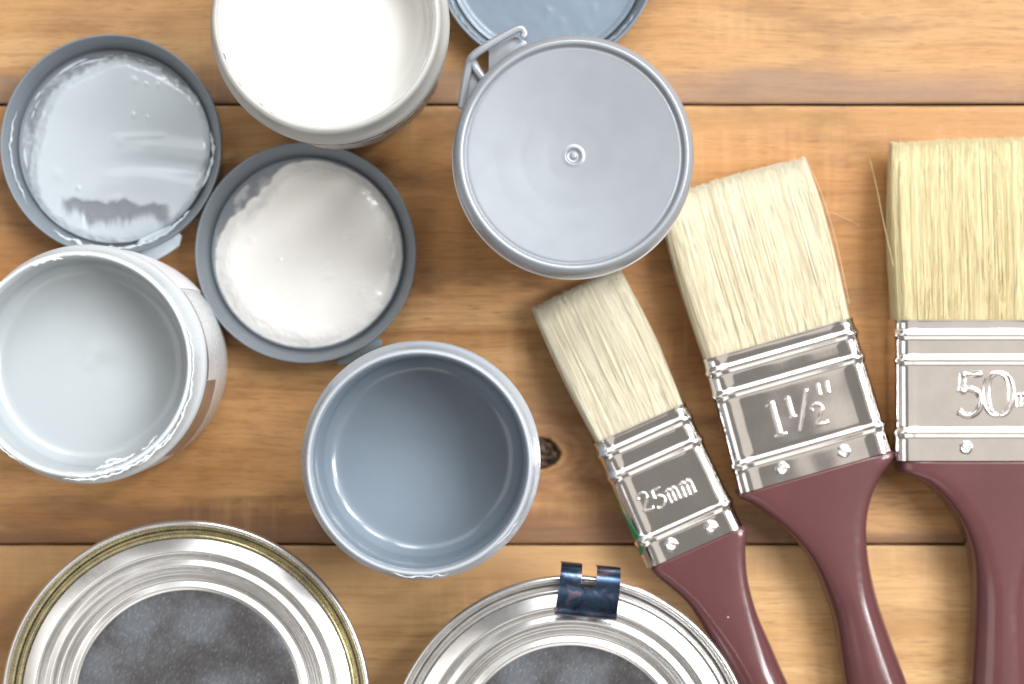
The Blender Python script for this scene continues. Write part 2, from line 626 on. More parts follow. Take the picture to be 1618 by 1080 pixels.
def plank(idx, yc, width, mat, knot=None):
    gap = 0.55
    hw = width / 2 - gap / 2
    xs = [-420 + 840 * i / 168 for i in range(169)]
    ys = [-hw + 2 * hw * i / 16 for i in range(17)]
    edge = [0.12, 0.35, 0.8, 1.8]
    ys = sorted(set([-hw] + [-hw + e for e in edge] + ys[1:-1] + [hw - e for e in edge] + [hw]))
    if knot:
        xs = sorted(set(xs + [knot[0] - 8 + 16 * i / 40 for i in range(41)]))
        ys = sorted(set(ys + [knot[1] - 8 + 16 * i / 40 for i in range(41)]))
    V, F = [], []
    for x in xs:
        for y in ys:
            z = 0.0
            for s in (-1, 1):
                e = hw - s * y
                if e < 0.8:
                    chip = 0.25 + 0.5 * max(0, fbm(x * 0.05, s * 7 + idx * 13.0))
                    z -= chip * (1 - e / 0.8) ** 2
            z += 0.05 * fbm(x * 0.008, y * 0.4, idx) - 0.03
            if knot:
                dx, dy = (x - knot[0]) * 0.74, y - knot[1]
                d = hypot(dx, dy)
                z -= 3.2 * (1 - sstep(3.3, 4.4, d + 0.5 * fbm(x * 0.5, y * 0.5))) * (0.7 + 0.3 * fbm(x, y))
            yy = y
            if abs(abs(y) - hw) < 1e-6:
                yy = y - math.copysign(0.22 * abs(fbm(x * 0.03, idx * 3 + y)), y)
            V.append((x, yy, min(z, 0.0)))
    ny = len(ys)
    for i in range(len(xs) - 1):
        for j in range(ny - 1):
            a = i * ny + j
            F.append((a, a + ny, a + ny + 1, a + 1))
    # sides and underside
    n0 = len(V)
    for i, x in enumerate(xs):
        V.append((x, -hw, -18))
        V.append((x, hw, -18))
    for i in range(len(xs) - 1):
        a, b = i * ny, (i + 1) * ny
        c, d = n0 + 2 * i, n0 + 2 * (i + 1)
        F.append((a, c, d, b))
        F.append((a + ny - 1, b + ny - 1, d + 1, c + 1))
        F.append((c, c + 1, d + 1, d))
    for e, i in ((0, 0), (1, len(xs) - 1)):
        F.append(tuple(i * ny + j for j in range(ny)) + (n0 + 2 * i + 1, n0 + 2 * i))
    o = mesh_obj('plank', V, F, mat, table, sharp=40)
    o.location = (0, yc * MM, 0)
    return o


plank(0, S1 + PL * 1.5, PL, WM[0])
plank(1, S1 + PL * 0.5, PL, WM[1])
plank(2, (S1 + S2) / 2, PL, WM[2], knot=(KN[0], KN[1] - (S1 + S2) / 2))
plank(3, S2 - PL * 0.5, PL, WM[3])
plank(4, S2 - PL * 1.5, PL, WM[4])
bw = PL * 2.5  # unseen board added under the planks so the gaps stay dark
mesh_obj('gap_shade_board', [(-400, -bw, -19), (400, -bw, -19), (400, bw, -19), (-400, bw, -19),
                           (-400, -bw, -30), (400, -bw, -30), (400, bw, -30), (-400, bw, -30)],
         [(0, 1, 2, 3), (7, 6, 5, 4), (0, 4, 5, 1), (1, 5, 6, 2), (2, 6, 7, 3), (3, 7, 4, 0)], M['dark_board'], table, smooth=False)


# ------------------------------------------------------------------ paint pots
def disc_field(name, R, fn, mat, parent, nr=40, na=128, cover=None, **kw):
    V, F = [(0, 0, fn(0, 0))], []
    for i in range(1, nr + 1):
        r = R * i / nr
        for k in range(na):
            a = 2 * pi * k / na
            x, y = r * cos(a), r * sin(a)
            V.append((x, y, fn(x, y)))
    for k in range(na):
        F.append((0, 1 + k, 1 + (k + 1) % na))
    for i in range(nr - 1):
        for k in range(na):
            a = 1 + i * na + k
            b = 1 + i * na + (k + 1) % na
            F.append((a, a + na, b + na, b))
    o = mesh_obj(name, V, F, mat, parent, sharp=None, **kw)
    if cover:
        at_ = o.data.attributes.new('cover', 'FLOAT', 'POINT')
        at_.data.foreach_set('value', [cover(x, y) for x, y, z in V])
    return o


def pot_body(parent, mat_side, mat_rim, base_r, bulge, H=62.0):
    side = [(0, 0.6), (base_r - 3, 0.6), (base_r - 2, 0.0), (base_r - 0.7, 0.3), (base_r, 1.8)]
    for i in range(1, 9):
        t = i / 9
        side.append((base_r + (27.4 - base_r) * t + bulge * sin(pi * t), 1.8 + (48 - 1.8) * t))
    side += [(27.4, 48.0)]
    lathe('pot_body', rounded(side, 0.6), mat_side, parent)
    rim = [(26.6, 47.9), (27.6, 48.1), (27.95, 49.6), (27.7, 51.4), (26.9, 53.2), (26.4, 55.5), (26.1, 60.6), (25.8, 61.5), (25.25, 61.9),
           (24.8, 61.5), (24.6, 60.2), (24.3, 56.0), (24.2, 48), (24.0, 40), (23.6, 25), (23.2, 6), (18, 2.5), (0, 2.4)]
    return lathe('pot_rim', rounded(rim, 0.9, 4), mat_rim, parent)


def smear(parent, R, z, arcs, mat, seed=0, name='paint_smear'):
    """lumpy dried paint over a rim: arcs of (deg0, deg1, radial offset, width)"""
    V, F = [], []
    for n_, (d0, d1, off, wd) in enumerate(arcs):
        m = max(8, int((d1 - d0) * 1.2))
        path, rad = [], []
        for i in range(m + 1):
            t = i / m
            a = radians(d0 + (d1 - d0) * t)
            w = fbm(a * 9, seed + n_ * 7.7, 0) * 0.7
            r = R + off + w * 0.8
            path.append((r * cos(a), r * sin(a), z + 0.12 * fbm(a * 14, seed, 3)))
            rad.append(max(0.12, wd * (0.65 + 0.8 * fbm(a * 16, seed + 5, n_))) * min(1, 6 * t + 0.1, 6 * (1 - t) + 0.1))
        add_tube(V, F, path, lambda t, rad=rad: rad[min(len(rad) - 1, int(t * (len(rad) - 1) + 0.5))], 8, 0.55)
    return mesh_obj(name, V, F, mat, parent, sharp=None, kind='stuff')


def wall_patch(name, parent, base_r, bulge, z0, z1, a0, a1, mat, off=0.14, seg=24, zfn=None):
    """print or label lying on the tapered wall of a pot"""
    V, F = [], []
    nzs = 10
    def rr(z):
        t = (z - 1.8) / (48 - 1.8)
        return base_r + (27.4 - base_r) * t + bulge * sin(pi * max(0, min(1, t)))
    for i in range(seg + 1):
        a = radians(a0 + (a1 - a0) * i / seg)
        lo, hi = (z0, z1) if not zfn else zfn(i / seg)
        for sgn in (1, -1):
            for j in range(nzs + 1):
                z = lo + (hi - lo) * j / nzs
                r = rr(z) + (off if sgn > 0 else 0.02)
                V.append((r * cos(a), r * sin(a), z))
    m = 2 * (nzs + 1)
    for i in range(seg):
        for k in range(m):
            k2 = (k + 1) % m
            # loop: outer 0..nzs, inner nzs..0
            order = list(range(nzs + 1)) + list(range(m - 1, nzs, -1))
            a, b = order[k], order[k2]
            F.append((i * m + a, i * m + b, (i + 1) * m + b, (i + 1) * m + a))
    order = list(range(nzs + 1)) + list(range(m - 1, nzs, -1))
    F.append(tuple(order))
    F.append(tuple(seg * m + q for q in reversed(order)))
    return mesh_obj(name, V, F, mat, parent)


GP = 'small plastic paint pots'
# --- blue grey pot, centre
x, y = at(662, 731, 62)
pb = thing('paint_pot', 'open grey pot of blue-grey paint covering part of a dark wood knot', 'paint pot', (x, y, 0), 0, GP)
pot_body(pb, M['pot_blue'], M['pot_blue'], 24.2, 0.6)


def liquid(level, R, seed, amp=0.12, swirl=None):
    def fn(px, py):
        r = hypot(px, py)
        z = level + 2.3 * max(0.0, (r - R + 4.2) / 4.2) ** 2.2 + amp * fbm(px * 0.06, py * 0.06, seed, 2)
        if swirl:
            z += swirl(px, py)
        return z
    return fn



def pot_paint(parent, mat, R, level, wall, seed, amp=0.1, swirl=None, ragged=0.5):
    """liquid, its meniscus and the wet film it left on the wall, one continuous skin"""
    prof = [(0, level)] + [((R - 4.2) * i / 14, level) for i in range(1, 15)]
    for i in range(1, 9):
        t = i / 8
        prof.append((R - 4.2 + 4.1 * sin(t * pi / 2), level + 3.6 * (1 - cos(t * pi / 2))))
    z_top = wall[-2][1]
    prof += wall

    def wob(r, z, a):
        px, py = r * cos(a), r * sin(a)
        if z < level + 0.5:
            dz = amp * fbm(px * 0.06, py * 0.06, seed, 2) + (swirl(px, py) if swirl else 0)
            return (0, dz)
        k = sstep(z_top - 8, z_top, z)
        return (0.05 * fbm(cos(a) * 3, sin(a) * 3, z * 0.2) * (1 - k), ragged * fbm(cos(a) * 6, sin(a) * 6, seed) * k)
    return lathe('paint', prof, mat, parent, wob=wob, sharp=None)


pot_paint(pb, M['paint_blue'], 23.8, 36.0, [(23.85, 41), (23.98, 48.0), (24.1, 56.0), (24.38, 58.6), (24.5, 59.4), (25.0, 59.2)], 1.0, 0.15)
smear(pb, 25.3, 61.75, [(255, 285, 0.7, 0.2), (312, 330, 0.6, 0.18)], M['pot_pale'], 3)

# --- pale grey pot, left edge
x, y = at(123, 576, 62)
pg = thing('paint_pot', 'open pot of pale grey paint with white drips on its rim, below the smeared lid', 'paint pot', (x, y, 0), 0, GP)
pot_body(pg, M['pot_side'], M['pot_pale'], 26.9, 0.5)


def sw(px, py):
    r = hypot(px - 1, py - 3)
    return 0.55 * exp(-((px - 3) / 4.0) ** 2 - ((py - 3.5) / 2.6) ** 2) - 0.35 * exp(-((px - 1) / 7.0) ** 2 - ((py + 1.0) / 5.0) ** 2)


pot_paint(pg, M['paint_grey'], 23.95, 45.5, [(24.0, 50.5), (24.1, 56.0), (24.38, 58.9), (24.55, 60.2), (25.1, 60.1)], 5.0, 0.2, sw, 1.0)
smear(pg, 25.3, 61.65, [(262, 325, 0.9, 0.42), (268, 296, 0.1, 0.5), (300, 352, 1.3, 0.36), (345, 380, 0.9, 0.25), (84, 104, -0.1, 0.45), (98, 116, -0.5, 0.4),
                        (128, 150, 0.3, 0.2), (196, 240, 0.5, 0.2)], M['paint_smear'], 11)
smear(pg, 24.2, 59.6, [(278, 302, -0.2, 0.6), (284, 294, -1.0, 0.5), (305, 318, -0.1, 0.35)], M['paint_smear'], 17)
wall_patch('printed_label', pg, 26.9, 0.5, 20, 47.5, -52, -8, M['foil'], zfn=lambda t: (24 + 7 * t, 47.6))
wall_patch('printed_label', pg, 26.9, 0.5, 44.6, 47.6, -7.5, 38, M['foil'])
wall_patch('label_film', pg, 26.9, 0.5, 8, 47, 40, 76, M['film'], 0.3)

# --- white pot, top
x, y = at(515, 28, 62)
pw = thing('paint_pot', 'open milky pot filled with white paint at the back beside the blue-coated lid', 'paint pot', (x, y, 0), 0, GP)
pot_body(pw, M['clear_side'], M['milky'], 24.4, 0.8)
pot_paint(pw, M['paint_white'], 24.0, 48.5, [(24.05, 53.5), (24.1, 56.0), (24.32, 59.2), (24.5, 60.6), (24.95, 60.4)], 9.0, 0.12, None, 0.6)
lathe('paint_fill', [(0, 3), (22.9, 6.5), (23.3, 25), (23.8, 42.5)], M['paint_white'], pw, seg=64)
wall_patch('printed_label', pw, 24.4, 0.8, 22, 42, -100, -38, M['print'])
wall_patch('printed_label', pw, 24.4, 0.8, 12, 40, -36, -26, M['foil'])
V, F = [], []
for k in range(11):
    a = radians(random.uniform(190, 275))
    r = 24.75 + random.uniform(-0.25, 0.35)
    s = random.uniform(0.5, 2.2)
    p = [(r * cos(a + u * s / 25), r * sin(a + u * s / 25), 61.35 + 0.1 * random.random()) for u in (-0.5, 0, 0.5)]
    add_tube(V, F, p, random.uniform(0.05, 0.11), 5, 0.5)
mesh_obj('dried_specks', V, F, M['dark_board'], pw, kind='stuff')

# --- closed pot
x, y = at(907, 244, 66)
pc = thing('paint_pot', 'closed paint pot under a silver-grey lid with a strap, leaning near the bristles', 'paint pot', (x, y, 0), 0, GP)
pc['label'] = 'closed paint pot with a silver-grey lid and a pull tab, beside the brushes'
pot_body(pc, M['pot_side'], M['pot_pale'], 24.4, 0.8)
lid_prof = [(26.7, 53.0), (27.5, 53.2), (27.6, 56), (27.55, 61), (27.35, 63.4), (26.7, 65.3), (25.8, 66.1), (25.1, 65.9), (24.75, 65.0), (24.6, 64.4),
            (24.1, 64.6), (23.2, 64.5), (18, 63.9), (12, 63.3), (6, 62.85), (2.6, 62.7), (2.2, 62.85), (1.75, 62.85), (1.45, 62.2), (0.8, 62.1), (0.62, 62.6), (0, 62.65)]
lid = lathe('lid', rounded(lid_prof, 0.5, 4), M['lid_silver'], pc, seg=160)
lathe('gasket', rounded([(26.4, 51.6), (27.9, 51.8), (27.95, 52.6), (26.6, 52.8)], 0.2), M['pot_side'], pc)


def prism(name, outline, z0, z1, mat, parent, hole=None, bev=0.25):
    bm = bmesh.new()
    lo = [bm.verts.new((px * MM, py * MM, z0 * MM)) for px, py in outline]
    if hole is None:
        f = bm.faces.new(lo)
    else:
        hv = [bm.verts.new((px * MM, py * MM, z0 * MM)) for px, py in hole]
        ed = [bm.edges.new((lo[i], lo[(i + 1) % len(lo)])) for i in range(len(lo))]
        ed += [bm.edges.new((hv[i], hv[(i + 1) % len(hv)])) for i in range(len(hv))]
        bmesh.ops.triangle_fill(bm, edges=ed, use_beauty=True)
    r = bmesh.ops.extrude_face_region(bm, geom=list(bm.faces))
    for v in r['geom']:
        if isinstance(v, bmesh.types.BMVert):
            v.co.z = z1 * MM
    bmesh.ops.recalc_face_normals(bm, faces=bm.faces)
    es = [e for e in bm.edges if len(e.link_faces) == 2 and e.calc_face_angle(0) > 0.6]
    bmesh.ops.bevel(bm, geom=es, offset=bev * MM, segments=2, affect='EDGES', profile=0.6)
    me = bpy.data.meshes.new(name)
    bm.to_mesh(me)
    bm.free()
    me.polygons.foreach_set('use_smooth', [True] * len(me.polygons))
    me.set_sharp_from_angle(angle=radians(30))
    me.materials.append(mat)
    o = bpy.data.objects.new(name, me)
    C.objects.link(o)
    o.parent = parent
    return o


def zl(pts, zx, zy, sc, cx, cy, z):
    """zoomed crop pixels -> local mm about a thing standing at (cx, cy)"""
    out = []
    for a, b in pts:
        wx, wy = at(zx + a / sc, zy + b / sc, z)
        out.append((wx - cx, wy - cy))
    return out


Z3 = (690, 0, 2.349, x, y, 60)
arm = [Vector((*p, 0)) for p in zl([(92, 400), (104, 320), (120, 240), (132, 212), (165, 186), (215, 155), (262, 128), (300, 109), (318, 110), (326, 128), (318, 140)], *Z3)]
V, F = [], []
path = [(p.x, p.y, 58 + 3.2 * sstep(0, 0.45, i / 60)) for i, p in enumerate(catmull([tuple(q) for q in arm], 6))]
add_tube(V, F, path, lambda t: 1.0 - 0.15 * t, 8, 0.75)
path = [(q[0], q[1], 59.6) for q in zl([(132, 225), (150, 258), (172, 290), (190, 310)], *Z3)]
add_tube(V, F, path, 0.95, 8, 0.7)
strap = mesh_obj('pull_tab', V, F, M['lid_silver'], pc, sharp=None)
prism('tab_flap', zl([(193, 178), (235, 152), (290, 130), (335, 152), (330, 170), (265, 200), (215, 240), (192, 262)], *Z3), 57.6, 58.8, M['lid_silver'], pc, bev=0.3)
prism('tab_web', zl([(96, 395), (116, 250), (130, 232), (150, 275), (168, 282), (150, 330), (110, 400)], *Z3), 57.0, 58.4, M['lid_silver'], pc, bev=0.3)


# ------------------------------------------------------------------ loose lids
LP = [(0, 0.0), (25.6, 0.0), (26.5, 0.35), (27.1, 1.3), (27.45, 4.0), (27.75, 8.4), (27.72, 9.1), (27.45, 9.4), (27.1, 9.2), (26.9, 8.7),
      (26.0, 6.6), (25.2, 4.2), (24.95, 3.0), (24.75, 2.2), (24.5, 2.3), (24.3, 3.0), (24.0, 3.15), (23.6, 2.7), (23.2, 2.5), (0, 2.5)]


def loose_lid(label, px, py, tab=None, tabmat='lid_grey', group='upturned lids'):
    cx, cy = at(px, py, 8)
    t = thing('pot_lid', label, 'lid', (cx, cy, 0), 0, group)
    lathe('lid_shell', rounded(LP, 0.3, 3), M['lid_grey'], t)
    if tab:
        prism('tab', [(a - cx, b - cy) for a, b in [at(u, v, 5) for u, v in tab]], 2.8, 4.6, M[tabmat], t, bev=0.35)
    return t


# lid smeared with pale grey paint
L1 = loose_lid('upturned grey lid smeared unevenly with pale grey paint, grey plastic showing through', 176, 229,
               [(205, 396), (222, 376), (270, 355), (287, 372), (283, 388), (262, 402), (246, 411), (232, 408)], 'tab_pale')
E1 = [(-180, 21.2), (-150, 24.2), (-140, 25.6), (-60, 25.8), (0, 25.8), (27, 25.6), (49, 23.4), (73, 23.0), (84, 23.6), (96, 22.4), (109, 21.2), (133, 21.4), (163, 20.6), (180, 21.2)]


def bare1(px, py):
    """0..1, how far the paint is wiped away low down on the lid, feathery below"""
    bx = sstep(-15, -11, px) * sstep(16, 11.5, px)
    lob = 0.55 + 1.2 * fbm(px * 0.17, 3.3, 5)
    edge = 1.5 * fbm(px * 0.22, 1.0, 4, 2) + 0.5 * fbm(px * 0.5, py * 0.5, 9, 3)
    top = -13.8 + edge - 0.06 * px
    bot = top - 1.2 - 3.0 * max(0.0, min(1.2, lob)) + 1.0 * fbm(px * 1.1, py * 0.12, 9)
    return bx * sstep(top + 0.9, top - 1.1, py) * sstep(bot - 4.5, bot + 1.6, py)


def edge1(px, py):
    r = hypot(px, py)
    return interp(E1, degrees(atan2(py, px))) + 0.6 * fbm(px * 0.25, py * 0.25, 3) + 0.3 * fbm(px * 0.9, py * 0.9, 7) - r


def h1(px, py):
    r = hypot(px, py)
    d = edge1(px, py)
    th = 0.12 + 1.3 * sstep(-0.4, 3.4, d)
    th += 0.35 * fbm(px * 0.05, py * 0.10, 2, 1) * sstep(24, 18, r)
    gx = sstep(-7, 22, px)
    yc = -4.4 - 1.2 * gx + 0.7 * sin(px * 0.16)
    th -= (0.25 + 0.8 * gx) * exp(-((py - yc) / 2.2) ** 2) * sstep(-9, 4, px)
    th += (0.25 + 0.9 * gx) * exp(-((py - yc - 4.0) / 2.9) ** 2) * sstep(-6, 8, px)
    th += 0.45 * exp(-((py - yc + 4.6) / 3.0) ** 2) * sstep(-10, 0, px)
    # short drag ridges that catch the window
    th += 0.20 * exp(-((py - 2.4 - 0.03 * px) / 0.7) ** 2) * sstep(-1, 1.5, px) * sstep(14, 11, px)
    th += 0.16 * exp(-((py - 0.2) / 0.6) ** 2) * sstep(6, 8, px) * sstep(12, 10.5, px)
    th += 0.40 * exp(-(((px - 1) / 1.9) ** 2 + ((py - 1.2) / 1.2) ** 2))
    for qx, qy, w in ((5.0, 16.8, 0.8), (8.0, 15.8, 0.45), (11, 15.6, 0.5), (4.8, 8.0, 0.6), (8.4, 7.4, 0.45), (1, -13, 1.0), (20.5, -11, 0.9), (-9, -10.5, 0.6), (-14.5, -7, 1.5)):
        th += 0.32 * exp(-((px - qx) ** 2 + (py - qy) ** 2) / (w * w))
    th -= 0.45 * bare1(px, py)
    th += 0.16 * fbm(px * 0.4, py * 0.25, 8) * sstep(-13, -19, py)
    return 2.52 + max(0.02, th)


def cov1(px, py):
    c = sstep(-0.2, 1.1, edge1(px, py) + 0.5 * fbm(px * 0.5, py * 0.5, 30))
    smudge = 0.45 * sstep(0.1, 0.5, fbm(px * 0.16, py * 0.16, 40)) + 0.35 * sstep(-0.1, 0.4, fbm(px * 0.6, py * 0.6, 41))
    c = max(c, smudge * 0.7)
    b = bare1(px, py)
    return max(0.0, c * (1 - 0.9 * sstep(0.15, 0.85, b)))


disc_field('paint', 24.3, h1, M['thin_grey'], L1, nr=120, na=320, cover=cov1)
V, F = [], []
for k in range(16):
    a = radians(random.uniform(45, 210))
    r = random.uniform(22.4, 24.2)
    ln = random.uniform(0.05, 0.22)
    p = [((r + 0.3 * fbm(u * 3, k)) * cos(a + u * ln), (r + 0.3 * fbm(u * 3, k)) * sin(a + u * ln), 2.55 + 0.1 * abs(u)) for u in (-1, -.5, 0, .5, 1)]
    add_tube(V, F, p, lambda t, w=random.uniform(0.12, 0.4): w * (0.3 + sin(pi * t)), 6, 0.4)
mesh_obj('paint_streaks', V, F, M['tab_pale'], L1, kind='stuff', sharp=None)
smear(L1, 25.9, 6.9, [(-125, -60, 0.0, 0.55), (-70, -40, -0.3, 0.5), (-25, 8, -0.6, 0.5), (160, 215, -0.4, 0.25)], M['tab_pale'], 23)

# lid with off-white paint
L2 = loose_lid('upturned grey lid holding a smooth pool of off-white paint', 483.5, 399,
               [(530, 574), (545, 556), (590, 528), (604, 536), (603, 548), (573, 562), (552, 574), (540, 577)], 'lid_grey')
E2 = [(-180, 23.6), (-150, 24.3), (-60, 24.3), (0, 24.4), (40, 24.4), (80, 24.0), (100, 23.5), (108, 22.6), (114, 21.6), (118, 20.2), (126, 20.6), (131, 19.4), (138, 20.2), (146, 20.0), (157, 21.8), (172, 23.2), (180, 23.6)]


def edge2(px, py):
    return interp(E2, degrees(atan2(py, px))) + 0.35 * fbm(px * 0.3, py * 0.3, 13) + 0.22 * fbm(px * 1.1, py * 1.1, 17) - hypot(px, py)


def h2(px, py):
    d = edge2(px, py)
    r = hypot(px, py)
    th = 0.05 + 2.0 * sstep(-0.2, 5.5, d) ** 0.7
    th += 0.45 * fbm(px * 0.07, py * 0.07, 21, 2)* sstep(0, 5, d)
    th += 0.28 * exp(-(((px + 3.6) / 1.7) ** 2 + ((py - 6.3) / 1.6) ** 2))
    th += 0.25 * exp(-(((px - 5) / 1.6) ** 2 + ((py + 5.6) / 1.0) ** 2))
    th += 0.22 * exp(-((0.5 * (px - 5.5) - 0.87 * (py + 3.0)) / 0.5) ** 2) * exp(-((px - 5) / 2.0) ** 2)
    th += 0.16 * exp(-((0.45 * (px + 5) - 0.89 * (py + 8.7)) / 0.5) ** 2) * exp(-((px + 5) / 2.6) ** 2)
    th += 0.40 * exp(-(((px - 14) / 2.8) ** 2 + ((py + 9.6) / 2.6) ** 2)) * (1 + 0.5 * fbm(px * 0.7, py * 0.7, 4))
    for qx, qy, w in ((11, 5.2, 0.8), (10, 4.2, 0.5), (21.3, 3.4, 0.7), (22, -1, 0.6), (20.5, -4, 0.5), (-7, -1.5, 0.6), (-14, 3.5, 1.0)):
        th += 0.30 * exp(-((px - qx) ** 2 + (py - qy) ** 2) / (w * w))
    return 2.52 + max(0.02, th)


def cov2(px, py):
    c = sstep(-0.1, 0.5, edge2(px, py))
    return max(c, 0.35 * sstep(0.0, 0.5, fbm(px * 0.2, py * 0.2, 43)))


disc_field('paint', 24.3, h2, M['thin_cream'], L2, nr=110, na=300, cover=cov2)

# lid coated with blue-grey paint, behind the closed pot
L3 = loose_lid('upturned grey lid thinly coated with blue paint, partly behind the closed pot', 863, -68)


def h3(px, py):
    r = hypot(px, py)
    th = 1.1 + 0.18 * fbm(px * 0.12, py * 0.12, 31, 3) + 0.8 * sstep(22.5, 24.7, r)
    for qx, qy, w in ((-3, -22, 1.4), (1, -20.5, 0.8), (12, -12, 0.8), (9, -19, 0.6), (10.6, -17, 0.7), (4, -15.5, 1.2), (0.5, -12.5, 1.5)):
        th += 0.16 * exp(-(((px - qx) / w) ** 2 + ((py - qy) / (w * 1.4)) ** 2)) * (1 + fbm(px * 1.3, py * 1.3, 2))
    return 2.5 + th


disc_field('paint', 24.75, h3, M['paint_blue_pale'], L3, nr=70, na=180)
smear(L3, 26.4, 8.2, [(195, 245, 0, 0.5), (280, 330, 0, 0.4)], M['paint_blue_pale'], 41)


# ------------------------------------------------------------------ tins
def tin(label, px, py, gold):
    cx, cy = at(px, py, 24)
    D = lambda pr: [(r * 1.01, z - 6.0) for r, z in pr]
    t = thing('paint_tin', label, 'paint tin', (cx, cy, 0), 0.4, 'round metal tins')
    tm = M['tin']
    lathe('tin_wall', rounded([(0, 0.8), (39.8, 0.8), (40.2, 0), (41.0, 0.2), (41.3, 1.2), (41.3, 12), (41.5, 18.5), (43.4, 20.6), (44.0, 21.3)], 0.6), tm, t, seg=160)
    lathe('chime', rounded(D([(43.5, 27.2), (44.3, 27.5), (44.75, 28.6), (44.6, 29.7), (44.0, 30.1), (43.45, 29.7), (43.1, 28.4), (42.85, 26.8), (42.5, 26.5)]), 0.5, 4),
          M['gold'] if gold == 2 else tm, t, seg=160)
    lathe('inner_ring', rounded(D([(42.9, 26.6), (42.4, 26.2), (42.0, 26.7), (41.4, 28.0), (40.9, 28.5), (40.5, 28.3), (40.35, 27.9)]), 0.4, 4),
          M['gold'] if gold else tm, t, seg=160)
    lid_p = [(40.6, 26.8), (40.35, 27.5), (40.0, 27.65), (36.9, 28.85), (36.2, 28.5), (35.5, 26.9), (35.0, 26.75), (33.5, 27.4), (33.0, 27.2),
             (32.3, 26.4), (31.5, 26.5), (31.0, 26.2), (30.3, 24.9), (29.6, 24.7), (28.1, 25.35), (27.6, 25.2), (27.3, 25.1)]
    ld = lathe('tin_lid', rounded(D(lid_p), 0.45, 4), tm, t, seg=160)
    lathe('centre_panel', rounded(D([(27.4, 25.12), (26.5, 25.05), (18, 24.9), (0, 24.8)]), 0.5), M['tin_centre'], t, seg=160,
          wob=lambda r, z, a: (0, 0.05 * fbm(r * cos(a) * 0.05, r * sin(a) * 0.05, px)))
    return t, cx, cy


tin('round metal tin with a gold lacquered groove inside its rim, no clip on it', 293, 1114, 1)
t2, tx, ty = tin('round all-silver metal tin with a blued steel clip on its rim', 902, 1201.5, 0)

# blued clip straddling the second tin's rim
ang = radians(-6.0)
cpx, cpy = at(930, 941, 30)
clip = thing('lid_clip', 'blue-black steel clip with a notch, hooked on the rim of the silver tin', 'clip', (cpx, cpy, 21), ang)
V, F = [], []
prof = [(6.5, -3.0), (7.0, 2.0), (6.8, 5.2), (5.6, 7.6), (3.6, 8.7), (1.0, 8.5), (-2.0, 7.2), (-4.2, 5.6), (-5.6, 4.0), (-6.1, 2.2), (-5.9, 1.6)]   # (radial, up)
pp = catmull([(a, b, 0) for a, b in prof], 5)
NXc = 48
hwid = 7.4
T = 0.45
idx = {}
def notch_depth(xx):     # notch reaches in from the outer edge, rounded foot
    u = abs(xx + 0.3) / 1.75
    return None if u >= 1.0 else 1.4 + 1.5 * (u ** 3)
grid = []
for i, p in enumerate(pp):
    a = pp[max(i - 1, 0)]
    b = pp[min(i + 1, len(pp) - 1)]
    d = (b - a).normalized()
    nrm = Vector((d.y, -d.x, 0))
    if nrm.y < 0 and i > 6:
        nrm = -nrm
    grid.append((p, Vector((d.y, -d.x, 0))))
def keep(p, xx, i):
    nd = notch_depth(xx)
    return nd is None or p.x < nd
for i, (p, nr) in enumerate(grid):
    for k in range(NXc + 1):
        xx = -hwid + 2 * hwid * k / NXc
        bow = 0.0
        for s in (0, 1):
            q = p - nr * (T * s)
            idx[(i, k, s)] = len(V)
            V.append((xx * (1.0 - 0.02 * p.x / 6), q.x + bow, q.y))
cell = {}
for i in range(len(grid) - 1):
    for k in range(NXc):
        xm = -hwid + 2 * hwid * (k + 0.5) / NXc
        pm = (grid[i][0] + grid[i + 1][0]) / 2
        cell[(i, k)] = keep(pm, xm, i)
for (i, k), on in cell.items():
    if not on:
        continue
    for s in (0, 1):
        F.append((idx[(i, k, s)], idx[(i + 1, k, s)], idx[(i + 1, k + 1, s)], idx[(i, k + 1, s)]))
    for di, dk, e in ((-1, 0, ((i, k), (i, k + 1))), (1, 0, ((i + 1, k), (i + 1, k + 1))), (0, -1, ((i, k), (i + 1, k))), (0, 1, ((i, k + 1), (i + 1, k + 1)))):
        if not cell.get((i + di, k + dk), False):
            (a, b), (c, d) = e
            F.append((idx[(a, b, 0)], idx[(c, d, 0)], idx[(c, d, 1)], idx[(a, b, 1)]))
mesh_obj('clip_plate', V, F, M['blued'], clip, sharp=40)

# ------------------------------------------------------------------ brushes
GLY = {
    '0': [([(.30, 1.0), (.48, .92), (.57, .72), (.59, .5), (.57, .28), (.48, .08), (.30, 0), (.12, .08), (.03, .28), (.01, .5), (.03, .72), (.12, .92), (.30, 1.0)], 'fat')],
    '5': [([(.60, .97), (.42, .95), (.15, .95)], 'ball'), ([(.15, .97), (.13, .75), (.11, .54)], 'fat'),
          ([(.11, .54), (.24, .61), (.40, .60), (.54, .49), (.58, .31), (.52, .12), (.38, .01), (.2, .0), (.06, .10)], 'ball')],
    '2': [([(.10, .74), (.07, .84), (.16, .96), (.32, 1.0), (.48, .93), (.53, .76), (.45, .56), (.25, .32), (.07, .05)], 'mid'),
          ([(.07, .04), (.30, .06), (.55, .03), (.57, .17)], 'mid')],
    '1': [([(.10, .86), (.20, .90), (.28, 1.0)], 'thin'), ([(.28, 1.0), (.28, .5), (.28, .02)], 'fat'), ([(.10, .01), (.28, .015), (.47, .01)], 'thin')],
    'm': [([(.05, .66), (.05, .33), (.05, 0)], 'mid'), ([(.05, .52), (.14, .66), (.25, .60), (.28, .45), (.28, 0)], 'mid'), ([(.28, .52), (.38, .66), (.49, .60), (.52, .45), (.52, 0)], 'mid')],
    '/': [([(.0, -.04), (.24, .5), (.48, 1.04)], 'mid')],
    '"': [([(.08, 1.0), (.07, .85), (.06, .70)], 'mid'), ([(.30, 1.0), (.29, .85), (.28, .70)], 'mid')],
}


